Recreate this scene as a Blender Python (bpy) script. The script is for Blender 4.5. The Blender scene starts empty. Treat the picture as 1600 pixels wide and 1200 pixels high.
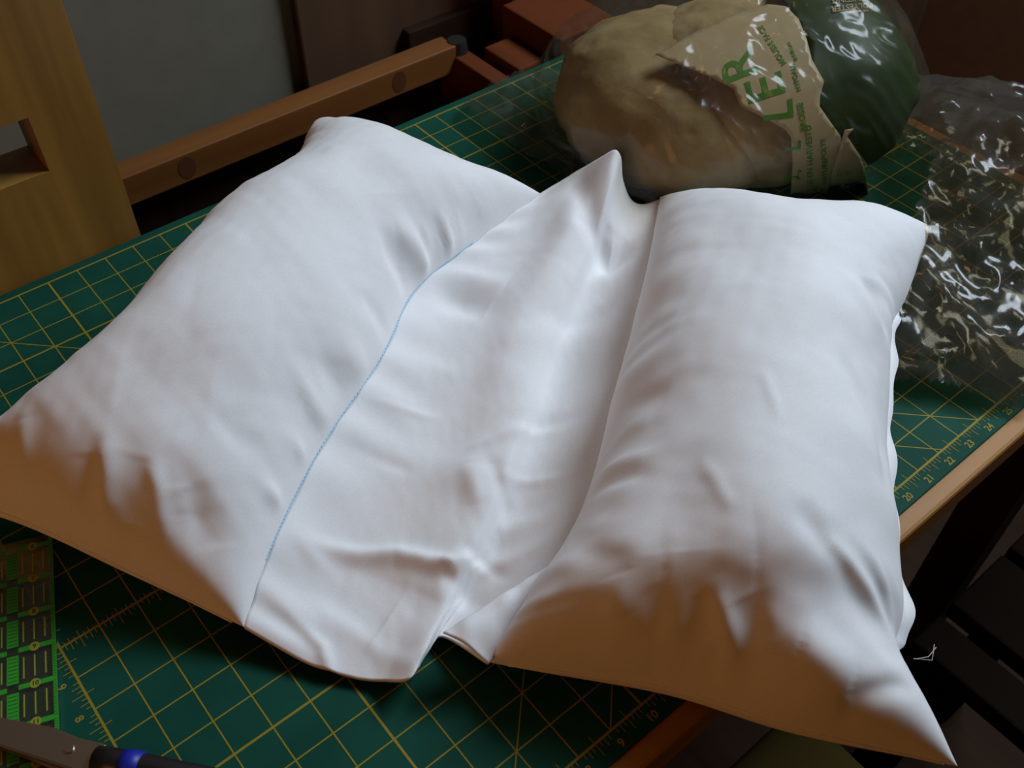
import bpy, bmesh, math, random
import numpy as np
from mathutils import Vector, Matrix, noise
from mathutils.bvhtree import BVHTree

scn = bpy.context.scene
col = scn.collection
S = 0.0254            # the scene is laid out in inches on the table top (z = 0 is the cutting mat)
ZF = 29.0             # table height above the floor, inches
PI = math.pi
rnd = random.Random(7)

def W(x, y, z=0.0):
    return Vector((x * S, y * S, (z + ZF) * S))

# ------------------------------------------------------------------ camera, light, exposure
cam = bpy.data.cameras.new('camera')
cam.sensor_width = 36.0
cam.lens = 1557.37 * 36 / 1600
cam.clip_start = 0.02
camo = bpy.data.objects.new('camera', cam)
col.objects.link(camo)
RM = ((0.7714256562077497, -0.6361946516121764, 0.01260246819095956),
      (-0.46424846884394677, -0.5762540270900185, -0.6726103295657795),
      (0.4351733173351665, 0.5130181882960847, -0.739889533887937))
M3 = Matrix((RM[0], tuple(-a for a in RM[1]), tuple(-a for a in RM[2]))).transposed()
camo.matrix_world = Matrix.Translation(W(0.9165, -15.765, 22.463)) @ M3.to_4x4()
cam.dof.use_dof = True
cam.dof.focus_distance = 0.70
cam.dof.aperture_fstop = 14
scn.camera = camo

world = bpy.data.worlds.new('world')
scn.world = world
world.use_nodes = True
bg = world.node_tree.nodes['Background']
bg.inputs['Color'].default_value = (1.0, 0.42, 0.13, 1)
bg.inputs['Strength'].default_value = 0.022

def area(name, loc, target, sx, sy, power, color):
    l = bpy.data.lights.new(name, 'AREA')
    l.shape = 'RECTANGLE'
    l.size, l.size_y = sx * S, sy * S
    l.energy = power
    l.color = color
    o = bpy.data.objects.new(name, l)
    col.objects.link(o)
    o.location = W(*loc)
    o.rotation_euler = (W(*target) - W(*loc)).to_track_quat('-Z', 'Y').to_euler()
    return o
area('window_daylight', (69.5, -9, 53), (12, -3, 0), 36, 34, 54.0, (0.76, 0.88, 1.0))
area('warm_fill', (-48, -14, 14), (5, 0, 2), 26, 26, 2.9, (1.0, 0.38, 0.09))  # added warm fill standing in for room bounce on the near faces
area('ceiling_lamp', (20, 14, 60), (26, 0, 0), 4, 4, 0.5, (1.0, 0.50, 0.15))

scn.view_settings.view_transform = 'Standard'
scn.view_settings.look = 'None'
scn.view_settings.gamma = 1.0
scn.view_settings.use_curve_mapping = False
scn.view_settings.exposure = 0.0

# ------------------------------------------------------------------ helpers
def link(o, parent=None):
    col.objects.link(o)
    if parent is not None:
        o.parent = parent
        o.matrix_parent_inverse = parent.matrix_world.inverted()
    return o

def mesh_obj(name, verts, faces, m, parent=None, smooth=False):
    me = bpy.data.meshes.new(name)
    me.from_pydata([tuple(W(*v)) for v in verts], [], faces)
    me.materials.append(m)
    if smooth:
        me.polygons.foreach_set('use_smooth', [True] * len(me.polygons))
    me.update()
    return link(bpy.data.objects.new(name, me), parent)

def bm_obj(name, bm, m, parent=None, smooth=False):
    bmesh.ops.recalc_face_normals(bm, faces=bm.faces)
    for v in bm.verts:
        v.co = W(*v.co)
    me = bpy.data.meshes.new(name)
    bm.to_mesh(me); bm.free()
    me.materials.append(m)
    if smooth:
        me.polygons.foreach_set('use_smooth', [True] * len(me.polygons))
    return link(bpy.data.objects.new(name, me), parent)

def thing(name, label, cat, loc):
    o = bpy.data.objects.new(name, None)
    o.empty_display_size = 0.02
    o.location = W(*loc)
    col.objects.link(o)
    o.matrix_world = Matrix.Translation(W(*loc))
    o['label'] = label; o['category'] = cat
    return o

def box(bm, x0, x1, y0, y1, z0, z1, bev=0.0, rot=0.0):
    r = bmesh.ops.create_cube(bm, size=1.0)
    vs = r['verts']
    cx, cy = (x0 + x1) / 2, (y0 + y1) / 2
    for v in vs:
        v.co = Vector((v.co.x * (x1 - x0), v.co.y * (y1 - y0), v.co.z * (z1 - z0)))
    if bev:
        es = list({e for v in vs for e in v.link_edges})
        rb = bmesh.ops.bevel(bm, geom=es, offset=bev, segments=2, affect='EDGES', profile=0.5)
        vs = list({v for f in rb['faces'] for v in f.verts} | {v for v in vs if v.is_valid})
    c, s = math.cos(rot), math.sin(rot)
    for v in vs:
        x, y = v.co.x, v.co.y
        v.co = Vector((x * c - y * s + cx, x * s + y * c + cy, v.co.z + (z0 + z1) / 2))

def cyl(bm, p0, p1, r0, r1=None, n=20):
    r1 = r0 if r1 is None else r1
    p0, p1 = Vector(p0), Vector(p1)
    d = p1 - p0
    mt = Matrix.Translation((p0 + p1) / 2) @ d.to_track_quat('Z', 'Y').to_matrix().to_4x4()
    bmesh.ops.create_cone(bm, cap_ends=True, segments=n, radius1=r0, radius2=r1, depth=d.length, matrix=mt)

def tube_bm(bm, pts, r, n=8):
    pts = [Vector(p) for p in pts]
    rings = []
    up = Vector((0, 0, 1))
    for i, p in enumerate(pts):
        d = (pts[min(i + 1, len(pts) - 1)] - pts[max(i - 1, 0)]).normalized()
        a = d.cross(up)
        if a.length < 1e-3: a = d.cross(Vector((1, 0, 0)))
        a.normalize(); b = a.cross(d).normalized()
        rr = r[i] if isinstance(r, (list, tuple)) else r
        rings.append([bm.verts.new(p + (a * math.cos(2 * PI * k / n) + b * math.sin(2 * PI * k / n)) * rr) for k in range(n)])
    for A, B in zip(rings[:-1], rings[1:]):
        for k in range(n):
            bm.faces.new((A[k], A[(k + 1) % n], B[(k + 1) % n], B[k]))
    bm.faces.new(rings[0]); bm.faces.new(rings[-1][::-1])

# ------------------------------------------------------------------ materials
def mat(name, color, rough=0.6, metal=0.0, spec=0.5, **kw):
    m = bpy.data.materials.new(name)
    m.use_nodes = True
    b = m.node_tree.nodes['Principled BSDF']
    b.inputs['Base Color'].default_value = (*color, 1)
    b.inputs['Roughness'].default_value = rough
    b.inputs['Metallic'].default_value = metal
    b.inputs['Specular IOR Level'].default_value = spec
    for k, v in kw.items():
        b.inputs[k.replace('_', ' ')].default_value = v
    return m

def noise_color(m, c0, c1, scale, stretch=(1, 1, 1), detail=6, bump=0.0, dist=0.002, lo=0.3, hi=0.7):
    nt = m.node_tree; N = nt.nodes; L = nt.links
    b = N['Principled BSDF']
    tc = N.new('ShaderNodeTexCoord'); mp = N.new('ShaderNodeMapping')
    mp.inputs['Scale'].default_value = stretch
    nz = N.new('ShaderNodeTexNoise'); nz.inputs['Scale'].default_value = scale; nz.inputs['Detail'].default_value = detail
    cr = N.new('ShaderNodeValToRGB')
    cr.color_ramp.elements[0].position = lo; cr.color_ramp.elements[0].color = (*c0, 1)
    cr.color_ramp.elements[1].position = hi; cr.color_ramp.elements[1].color = (*c1, 1)
    L.new(tc.outputs['Object'], mp.inputs['Vector']); L.new(mp.outputs['Vector'], nz.inputs['Vector'])
    L.new(nz.outputs['Fac'], cr.inputs['Fac']); L.new(cr.outputs['Color'], b.inputs['Base Color'])
    if bump:
        bp = N.new('ShaderNodeBump'); bp.inputs['Strength'].default_value = bump; bp.inputs['Distance'].default_value = dist
        L.new(nz.outputs['Fac'], bp.inputs['Height']); L.new(bp.outputs['Normal'], b.inputs['Normal'])
    return m

def wood(name, c0, c1, axis='x', rough=0.45, scale=60):
    st = {'x': (0.06, 1, 1), 'y': (1, 0.06, 1), 'z': (1, 1, 0.06)}[axis]
    return noise_color(mat(name, c0, rough), c0, c1, scale, st, 8, 0.15, 0.001)

M = {}
M['cotton'] = noise_color(mat('white_cotton', (0.8, 0.8, 0.8), 0.85, spec=0.2, Sheen_Weight=0.15), (0.80, 0.80, 0.81), (0.86, 0.86, 0.87), 900, (1, 1, 1), 3, 0.05, 0.0004)
M['thread_blue'] = mat('blue_thread', (0.42, 0.68, 0.86), 0.7)
M['thread_white'] = mat('white_thread', (0.75, 0.75, 0.75), 0.7)
M['mat_green'] = noise_color(mat('mat_green', (0.01, 0.10, 0.07), 0.65, spec=0.1), (0.006, 0.058, 0.038), (0.008, 0.076, 0.050), 25)
M['mat_print'] = mat('mat_print', (0.29, 0.22, 0.022), 0.65, spec=0.2)
M['pine'] = wood('pine_post', (0.20, 0.105, 0.018), (0.34, 0.19, 0.038), 'z', 0.5, 45)
M['pine_x'] = wood('pine_rail', (0.15, 0.05, 0.009), (0.20, 0.078, 0.015), 'x', 0.5, 45)
M['red_wood'] = wood('red_brown_wood', (0.10, 0.024, 0.006), (0.14, 0.036, 0.010), 'y', 0.5, 45)
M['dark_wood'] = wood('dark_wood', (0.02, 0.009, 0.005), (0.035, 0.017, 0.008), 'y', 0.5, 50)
M['table'] = wood('table_wood', (0.34, 0.155, 0.04), (0.44, 0.22, 0.065), 'x', 0.5, 50)
M['table'].node_tree.nodes['Principled BSDF'].inputs['Specular IOR Level'].default_value = 0.25
M['shade_wood'] = mat('dark_wood_in_shade', (0.008, 0.004, 0.002), 0.8, spec=0.05)  # darker copy of the dark wood, bench shade put into its colour
M['knot'] = mat('wood_knot', (0.10, 0.032, 0.012), 0.5)
M['wall'] = noise_color(mat('wall_paint', (0.4, 0.38, 0.32), 0.9), (0.165, 0.15, 0.11), (0.185, 0.17, 0.125), 40, bump=0.1)
M['wall_warm'] = noise_color(mat('warm_wall_paint', (0.4, 0.2, 0.1), 0.9), (0.24, 0.11, 0.05), (0.27, 0.125, 0.06), 40, bump=0.1)
M['brown_panel'] = wood('brown_panel', (0.07, 0.032, 0.013), (0.10, 0.048, 0.02), 'z', 0.7, 30)
M['floor'] = wood('floor_wood', (0.025, 0.012, 0.006), (0.04, 0.02, 0.01), 'y', 0.5, 30)
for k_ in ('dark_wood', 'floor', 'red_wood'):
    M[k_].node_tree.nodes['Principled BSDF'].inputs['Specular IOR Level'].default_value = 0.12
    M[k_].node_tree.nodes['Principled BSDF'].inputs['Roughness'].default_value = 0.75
M['metal'] = mat('brushed_steel', (0.60, 0.50, 0.42), 0.32, 1.0)
M['dark_metal'] = mat('dark_metal', (0.08, 0.08, 0.07), 0.4, 0.8)
M['black'] = mat('black_plastic', (0.012, 0.012, 0.014), 0.4)
M['blue'] = mat('blue_grip', (0.008, 0.02, 0.35), 0.45)
M['acrylic_green'] = mat('green_print', (0.03, 0.33, 0.022), 0.5)
M['acrylic_yellow'] = mat('yellow_print', (0.28, 0.32, 0.025), 0.5)
M['print_dark'] = mat('dark_print', (0.01, 0.02, 0.01), 0.5)
M['print_white'] = mat('milky_print', (0.36, 0.29, 0.16), 0.45)
M['print_green'] = mat('green_lettering', (0.05, 0.17, 0.008), 0.4)
M['film_green'] = noise_color(mat('green_film', (0.03, 0.10, 0.01), 0.5, spec=0.25), (0.010, 0.026, 0.002), (0.016, 0.040, 0.003), 20)
M['film_tan'] = mat('tan_lettering', (0.22, 0.16, 0.05), 0.5)
M['batting'] = noise_color(mat('polyester_batting', (0.5, 0.4, 0.25), 0.95, spec=0.1), (0.22, 0.155, 0.062), (0.35, 0.27, 0.14), 22, bump=0.4, dist=0.01)

def film(name, tint, gloss, rough=0.08, milky=0.05):
    m = bpy.data.materials.new(name); m.use_nodes = True
    nt = m.node_tree; N = nt.nodes; L = nt.links
    N.remove(N['Principled BSDF'])
    out = N['Material Output']
    tr = N.new('ShaderNodeBsdfTransparent'); tr.inputs['Color'].default_value = (*tint, 1)
    gl = N.new('ShaderNodeBsdfGlossy'); gl.inputs['Roughness'].default_value = rough
    df = N.new('ShaderNodeBsdfDiffuse'); df.inputs['Color'].default_value = (0.7, 0.7, 0.65, 1)
    fr = N.new('ShaderNodeFresnel'); fr.inputs['IOR'].default_value = 1.45
    mu = N.new('ShaderNodeMath'); mu.operation = 'MULTIPLY_ADD'; mu.inputs[1].default_value = gloss; mu.inputs[2].default_value = 0.02
    m1 = N.new('ShaderNodeMixShader'); m2 = N.new('ShaderNodeMixShader'); m1.inputs[0].default_value = milky
    L.new(tr.outputs[0], m1.inputs[1]); L.new(df.outputs[0], m1.inputs[2])
    L.new(fr.outputs[0], mu.inputs[0]); L.new(mu.outputs[0], m2.inputs[0])
    L.new(m1.outputs[0], m2.inputs[1]); L.new(gl.outputs[0], m2.inputs[2])
    L.new(m2.outputs[0], out.inputs['Surface'])
    return m
M['film'] = film('clear_film', (0.93, 0.91, 0.86), 0.12, 0.18, 0.015)
M['film_loose'] = film('loose_film', (0.74, 0.69, 0.58), 0.22, 0.15, 0.035)
M['acrylic'] = film('clear_acrylic', (0.72, 0.85, 0.62), 0.8, 0.12, 0.03)

# ------------------------------------------------------------------ measured data (inches on the table)
HZ0, HZ1 = 3.48, 5.42
LTD = [[[-1.08, 5.47, 1.6], [1.46, 4.74, 2.2], [4.83, 5.4, 2.4], [8.4, 7.87, 2.4], [12.13, 9.27, 2.4], [15.45, 12.55, 2.2]],
       [[3.65, -2.78, 0.8], [5.38, -1.38, 1.2], [7.85, 0.28, 1.4], [10.96, 1.96, 1.5], [13.44, 3.76, 1.4], [16.22, 4.35, 1.5], [19.46, 4.8, 1.7]],
       [[-1.08, 5.47, 1.6], [0.55, 3.34, 1.4], [2.11, 0.34, 1.1], [3.65, -2.78, 0.8]],
       [[15.45, 12.55, 2.2], [16.21, 9.31, 2.2], [17.49, 6.85, 2.0], [19.46, 4.8, 1.7]]]
RTD = [[[7.58, -7.21, 0.9], [9.04, -6.82, 1.4], [11.75, -5.8, 1.6], [15.38, -3.25, 1.7], [18.99, -0.68, 1.7], [22.64, 2.19, 1.6]],
       [[14.12, -15.6, 0.7], [14.8, -13.3, 1.2], [15.87, -12.58, 1.5], [18.23, -10.33, 1.7], [20.53, -8.62, 1.8], [22.88, -6.97, 1.9], [24.58, -6.32, 2.1], [27.52, -5.03, 2.4]],
       [[7.58, -7.21, 0.9], [10.19, -10.31, 1.2], [11.79, -12.95, 1.3], [14.12, -15.6, 0.7]],
       [[22.64, 2.19, 1.6], [23.5, -0.56, 2.0], [24.86, -2.78, 2.3], [27.52, -5.03, 2.4]]]
CRA = [([[13.29, 4.34, 3.58], [13.97, 4.08, 2.38], [14.56, 4.09, 1.42]], 0.28, 0.28), ([[12.49, 3.81, 3.35], [13.1, 3.66, 2.09]], 0.3, -0.15), ([[14.01, 4.27, 2.98], [14.23, 4.12, 2.22], [14.56, 4.09, 1.42]], 0.18, -0.2), ([[15.29, 4.36, 2.51], [14.99, 4.19, 1.8]], 0.3, 0.15), ([[16.68, 4.69, 2.73], [15.86, 4.33, 1.95]], 0.35, -0.1), ([[8.09, 0.96, 3.21], [8.04, 0.59, 2.41], [8.43, 0.63, 1.68]], 0.2, 0.1), ([[9.43, 1.42, 2.81], [10.24, 1.56, 1.74]], 0.25, 0.12), ([[5.53, 0.66, 4.1], [5.93, -0.2, 3.08]], 0.3, -0.08), ([[7.02, 0.04, 2.48], [7.16, -0.11, 1.74]], 0.18, 0.08), ([[3.12, 1.42, 4.19], [2.8, 0.95, 3.7], [2.44, 0.66, 3.05]], 0.22, 0.1), ([[2.69, 1.53, 3.98], [2.18, 1.03, 3.0]], 0.35, -0.09), ([[3.7, 0.47, 3.89], [3.56, 0.03, 3.52], [3.23, -0.51, 2.87]], 0.2, 0.1), ([[3.51, 0.77, 4.01], [2.67, 0.08, 2.79]], 0.4, -0.1), ([[1.83, 3.29, 4.25], [1.6, 2.92, 3.85], [1.29, 2.62, 3.05]], 0.25, 0.09), ([[3.95, -0.16, 3.51], [3.71, -0.64, 3.04]], 0.25, 0.07), ([[4.03, -0.29, 3.42], [3.82, -1.44, 2.35]], 0.5, -0.15), ([[11.01, 2.49, 3.15], [11.56, 2.43, 1.88]], 0.3, -0.12), ([[8.66, 1.25, 3.25], [9.24, 1.16, 2.32]], 0.3, -0.1), ([[5.76, -0.71, 2.45], [5.91, -0.91, 1.75]], 0.2, 0.1), ([[13.69, 6.69, 4.89], [13.51, 5.05, 4.45]], 0.8, -0.12), ([[6.44, 3.05, 5.25], [7.87, 1.95, 4.55]], 1.0, 0.12), ([[4.0, 2.36, 4.86], [5.55, 0.98, 4.34]], 1.0, -0.12)]
CRB = [([[11.23, -10.31, 4.04], [11.14, -10.83, 3.6], [11.07, -11.34, 2.89]], 0.2, 0.13), ([[11.03, -10.03, 3.98], [10.82, -10.74, 3.1]], 0.35, -0.1), ([[11.65, -10.78, 4.17], [11.33, -11.5, 3.3]], 0.35, -0.11), ([[10.12, -8.52, 3.75], [9.78, -9.06, 3.14]], 0.3, 0.08), ([[10.46, -9.23, 3.84], [10.22, -9.88, 2.94]], 0.3, -0.08), ([[13.83, -11.12, 4.68], [14.1, -11.87, 4.03], [14.44, -12.66, 2.85], [14.34, -13.18, 2.36]], 0.16, 0.08), ([[14.4, -11.32, 4.44], [14.57, -12.1, 3.69], [14.74, -12.89, 2.29]], 0.2, -0.04), ([[14.78, -11.62, 4.09], [14.86, -12.46, 3.08], [14.66, -13.09, 2.06]], 0.16, 0.05), ([[13.57, -10.27, 5.05], [13.69, -11.21, 4.64]], 0.3, -0.12), ([[13.64, -11.74, 4.15], [13.94, -12.69, 3.08], [13.89, -13.51, 2.5]], 0.3, -0.07), ([[13.08, -8.02, 4.91], [12.56, -9.32, 4.97]], 0.15, 0.05), ([[15.84, -7.35, 5.34], [15.13, -8.41, 5.32]], 0.15, 0.05), ([[18.32, -8.04, 4.77], [17.82, -9.74, 3.67], [16.77, -10.67, 3.59]], 0.25, -0.12), ([[21.82, -6.23, 4.23], [21.34, -7.38, 3.44]], 0.3, -0.2), ([[20.83, -6.17, 4.69], [20.52, -7.6, 3.89]], 0.3, 0.15), ([[12.21, -5.92, 2.93], [12.66, -6.8, 4.2]], 0.2, 0.07), ([[11.72, -6.21, 2.9], [12.3, -7.19, 4.28]], 0.2, -0.06), ([[13.07, -5.44, 3.12], [13.59, -5.99, 4.14]], 0.25, 0.06), ([[13.88, -4.76, 2.99], [14.33, -5.78, 4.4]], 0.3, -0.06), ([[15.38, -3.73, 3.17], [15.99, -4.51, 4.41]], 0.4, -0.06), ([[16.4, -2.83, 2.85], [16.79, -3.92, 4.39]], 0.4, 0.06), ([[18.64, -1.11, 2.47], [18.82, -2.62, 4.33]], 0.5, -0.08), ([[14.18, -5.1, 3.75], [15.27, -5.79, 4.82]], 0.3, 0.05), ([[19.71, -2.14, 4.29], [18.55, -5.08, 5.24]], 0.9, -0.12), ([[10.93, -9.13, 4.26], [12.32, -10.27, 4.8]], 0.9, 0.12), ([[13.09, -7.23, 4.64], [11.23, -9.19, 4.44]], 0.8, -0.1), ([[12.09, -12.09, 3.63], [12.66, -13.1, 3.02]], 0.4, 0.18), ([[12.41, -13.35, 2.5], [13.78, -13.91, 2.29]], 0.2, -0.12), ([[10.15, -7.27, 3.26], [10.25, -8.66, 3.84]], 0.4, -0.1)]
CRP = [([[5.68, -1.11, 0.8], [6.27, -2.01, 0.8], [6.95, -2.74, 0.8], [7.71, -3.35, 0.8], [8.33, -4.42, 0.8], [9.24, -5.08, 0.8], [10.74, -5.57, 0.8], [12.03, -5.49, 0.8]], 0.24, 0.22), ([[5.49, -1.75, 0.8], [5.86, -3.24, 0.8], [6.44, -4.62, 0.8]], 0.9, -0.28), ([[6.76, -3.02, 0.8], [7.23, -4.58, 0.8], [7.52, -5.5, 0.8]], 0.5, -0.12), ([[4.35, -2.13, 0.8], [4.69, -3.08, 0.8], [4.88, -4.22, 0.8], [4.66, -4.99, 0.8]], 0.16, 0.12), ([[5.89, -1.7, 0.8], [6.01, -2.42, 0.8]], 0.2, 0.15), ([[14.15, 4.22, 0.8], [14.17, 3.05, 0.8], [14.75, 1.84, 0.8]], 0.5, -0.3), ([[14.89, 4.01, 0.8], [15.77, 2.14, 0.8]], 0.4, 0.15), ([[23.1, 5.01, 0.8], [21.67, 3.28, 0.8], [20.07, 2.12, 0.8]], 0.38, 0.75), ([[20.43, 3.81, 0.8], [19.45, 2.41, 0.8], [19.37, 1.22, 0.8], [20.48, 1.16, 0.8]], 0.45, -0.45), ([[17.2, 0.99, 0.8], [20.2, 0.57, 0.8]], 0.4, 0.12), ([[15.94, 0.16, 0.8], [19.11, -0.54, 0.8]], 0.35, -0.12), ([[14.02, 0.3, 0.8], [17.48, -1.08, 0.8]], 0.5, 0.1), ([[10.62, -2.66, 0.8], [10.04, -3.67, 0.8]], 0.3, 0.15), ([[11.16, -2.95, 0.8], [10.63, -4.15, 0.8]], 0.2, -0.1), ([[11.03, -3.4, 0.8], [12.85, -4.46, 0.8]], 0.15, 0.08), ([[11.09, -2.19, 0.8], [14.06, -3.11, 0.8]], 0.2, 0.08), ([[12.28, -2.13, 0.8], [14.72, -3.19, 0.8]], 0.3, -0.1), ([[9.46, 1.37, 0.8], [11.03, -0.51, 0.8]], 0.12, 0.06), ([[8.27, 0.52, 0.8], [9.41, -1.54, 0.8]], 0.2, -0.07), ([[11.63, 2.23, 0.8], [12.49, 0.2, 0.8]], 0.4, 0.08), ([[8.39, -4.34, 0.8], [8.54, -4.94, 0.8]], 0.15, 0.1), ([[8.29, -4.74, 0.8], [8.48, -6.05, 0.8]], 0.3, -0.15), ([[5.15, -2.31, 0.8], [6.15, -6.1, 0.8]], 0.25, 0.06), ([[10.12, -4.51, 0.8], [11.81, -5.1, 0.8]], 0.3, 0.15), ([[9.12, -4.45, 0.8], [9.53, -5.75, 0.8]], 0.2, -0.1), ([[8.45, -0.48, 0.8], [11.96, -4.15, 0.8]], 0.8, 0.1)]
FRO = [26.9722, 0.9573, 4.196]
FRX = [0.6056, -0.78187, 0.14806]
FRY = [0.32844, 0.41506, 0.84844]
WPOLY = [(-4.342, 1.517), (-3.083, 2.282), (-1.852, 2.864), (-0.84, 3.16), (-0.263, 3.068), (0.175, 2.625), (0.466, 1.985), (0.68, 1.322), (1.099, 0.652), (1.013, 0.205), (1.019, -0.123), (1.407, -0.616), (1.771, -1.07), (1.835, -1.339), (1.655, -2.118), (1.616, -3.141), (0.336, -3.171), (0.313, -1.99), (0.204, -1.082), (-0.023, -0.832), (-0.59, -0.521), (-1.462, -0.104), (-1.705, 0.417), (-2.253, 0.689), (-3.019, 1.006)]
WPOLY2 = [(1.876, -0.862), (2.156, -0.819), (1.975, -1.068), (2.503, -1.749), (2.824, -2.372), (3.095, -3.106), (3.217, -3.529), (1.643, -3.463), (1.628, -2.287), (1.794, -1.34)]
GPOLY = [(-1.026, 4.416), (0.282, 4.374), (2.492, 3.734), (3.281, 2.565), (3.722, 2.015), (4.111, 1.425), (4.37, 0.794), (4.405, 0.1), (4.107, -0.402), (3.688, -1.526), (3.128, -1.948), (2.839, -2.099), (2.493, -1.644), (2.143, -1.129), (1.506, -0.823), (0.825, -0.0), (0.504, 2.024), (-0.335, 3.227)]
TXT = [('R', -1.538, 1.139, 1.955, 1.56, 0.02), ('E', -0.656, 0.455, 1.885, 1.68, 0.02), ('L', -0.21, -0.27, 1.71, 1.32, 0.02), ('L', 0.309, -1.376, 1.623, 0.66, 0.02), ('L', 0.381, -2.352, 1.536, 0.72, 0.02), ('MOUSSE FACE', -0.603, 1.799, 2.182, 0.24, 0.006), ('HYPOALL', 0.211, 0.779, 1.885, 0.21, 0.006), ('ENVIRON', 0.048, 1.59, 2.025, 0.15, 0.006), ('BROSSE', 0.51, -0.454, 1.815, 0.27, 0.006), ('HARVESTU', 0.809, -1.371, 1.71, 0.27, 0.006), ('USSE EN', 0.946, -2.598, 1.676, 0.27, 0.006), ('POLYE', 1.273, -1.491, 1.71, 0.24, 0.006), ('NATURE', 1.401, -2.291, 1.693, 0.24, 0.006), ('DE', 1.182, -2.936, 1.71, 0.27, 0.006)]
TXT2 = [('PEUT', 2.063, -2.322, 3.246, 0.24, 0.006), ('BOUR', 2.171, -2.617, 3.264, 0.24, 0.006), ('DE', 2.238, -2.913, 3.281, 0.24, 0.006)]
TXT3 = [('POLYESTER', 1.872, 3.058, 3.281, 0.27, 0.006), ('STUFFING', 1.789, 3.331, 3.281, 0.27, 0.006), ('net weight', 2.083, 2.899, 3.246, 0.15, 0.006)]
FLA = np.array([[7.03, -6.27, 1.6], [8.25, -6.34, 1.6], [9.61, -6.36, 1.5], [10.43, -6.43, 1.4]])
FLB = np.array([[7.51, -7.35, 1.15], [8.49, -7.01, 1.2], [9.69, -6.65, 1.2], [10.78, -6.41, 1.2]])

# ------------------------------------------------------------------ the room
def structure(name, bm, m, smooth=False):
    o = bm_obj(name, bm, m, None, smooth)
    o['kind'] = 'structure'
    return o
bm = bmesh.new(); box(bm, -70, 74, -90, 22, -29.6, -29.0); structure('floor', bm, M['floor'])
bm = bmesh.new(); box(bm, -70, 74, 20.2, 22, -29, 70); structure('wall_back', bm, M['wall'])
bm = bmesh.new(); box(bm, 72, 74, -90, 20.2, -29, 70); structure('wall_right', bm, M['wall_warm'])

bm = bmesh.new(); box(bm, 19.0, 71.9, 19.7, 20.19, -28.9, 50, 0.1); structure('door_1', bm, M['brown_panel'])

# ------------------------------------------------------------------ the table
t = thing('sewing_table', 'honey-coloured wooden table under the green cutting mat', 'table', (14, 1, -29))
bm = bmesh.new(); box(bm, -7, 36.3, -11.12, 13.4, -1.35, -0.1, 0.12); bm_obj('tabletop', bm, M['table'], t)
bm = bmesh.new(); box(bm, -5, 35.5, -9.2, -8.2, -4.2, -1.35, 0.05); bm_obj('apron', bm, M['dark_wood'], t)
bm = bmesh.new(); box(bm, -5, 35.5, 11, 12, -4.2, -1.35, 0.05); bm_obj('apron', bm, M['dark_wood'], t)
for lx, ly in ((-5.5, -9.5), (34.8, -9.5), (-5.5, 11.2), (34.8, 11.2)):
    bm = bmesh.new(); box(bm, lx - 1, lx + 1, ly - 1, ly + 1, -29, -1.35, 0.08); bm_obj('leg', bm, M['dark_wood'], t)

# ------------------------------------------------------------------ the cutting mat (prints are thin ink on the surface)
t = thing('cutting_mat', 'green self-healing cutting mat with yellow inch grid lying on the table', 'cutting mat', (17.5, 1.5, -0.1))
bm = bmesh.new(); box(bm, -1.35, 35.6, -10.58, 13.38, -0.098, 0.0, 0.03); bm_obj('mat_sheet', bm, M['mat_green'], t)

def strip(V, F, x0, y0, x1, y1, w, z):
    dx, dy = x1 - x0, y1 - y0
    l = math.hypot(dx, dy); nx, ny = -dy / l * w / 2, dx / l * w / 2
    i = len(V)
    V += [(x0 + nx, y0 + ny, z), (x0 - nx, y0 - ny, z), (x1 - nx, y1 - ny, z), (x1 + nx, y1 + ny, z)]
    F.append((i, i + 1, i + 2, i + 3))
V, F = [], []
for a in range(0, 36):
    strip(V, F, a, -10, a, 13, 0.062 if a % 5 == 0 else 0.036, 0.006)
for b in range(-10, 14):
    strip(V, F, 0, b, 35, b, 0.062 if (b % 5 == 0 or b == 13) else 0.036, 0.0065)
def ticks(V, F, x, y, dx, dy, nx, ny, n, z, both=False):
    for i in range(n):
        for k in range(1, 8):
            ln = 0.26 if k == 4 else (0.18 if k % 2 == 0 else 0.12)
            px_, py_ = x + dx * (i + k / 8), y + dy * (i + k / 8)
            strip(V, F, px_, py_, px_ + nx * ln * 1.3, py_ + ny * ln * 1.3, 0.02, z)
            if k == 4 or both:
                strip(V, F, px_, py_, px_ - nx * ln * .8, py_ - ny * ln * .8, 0.02, z)
ticks(V, F, 0, -10, 0, 1, -1, 0, 23, 0.007)
ticks(V, F, 0, -10, 1, 0, 0, -1, 35, 0.007)
ticks(V, F, 35, -10, 0, 1, 1, 0, 23, 0.007)
ticks(V, F, 0, 0, 1, 0, 0, -1, 8, 0.007, True)
for x0, y0, x1, y1 in ((6, -10, 29, 13), (9, -10, 32, 13), (24, -10, 1, 13), (22.2, -10, 5, 7.2), (28, -10, 14.7, 13)):
    strip(V, F, x0, y0, x1, y1, 0.034, 0.0075)
o = mesh_obj('printed_grid', V, F, M['mat_print'], t); o['kind'] = 'stuff'

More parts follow.
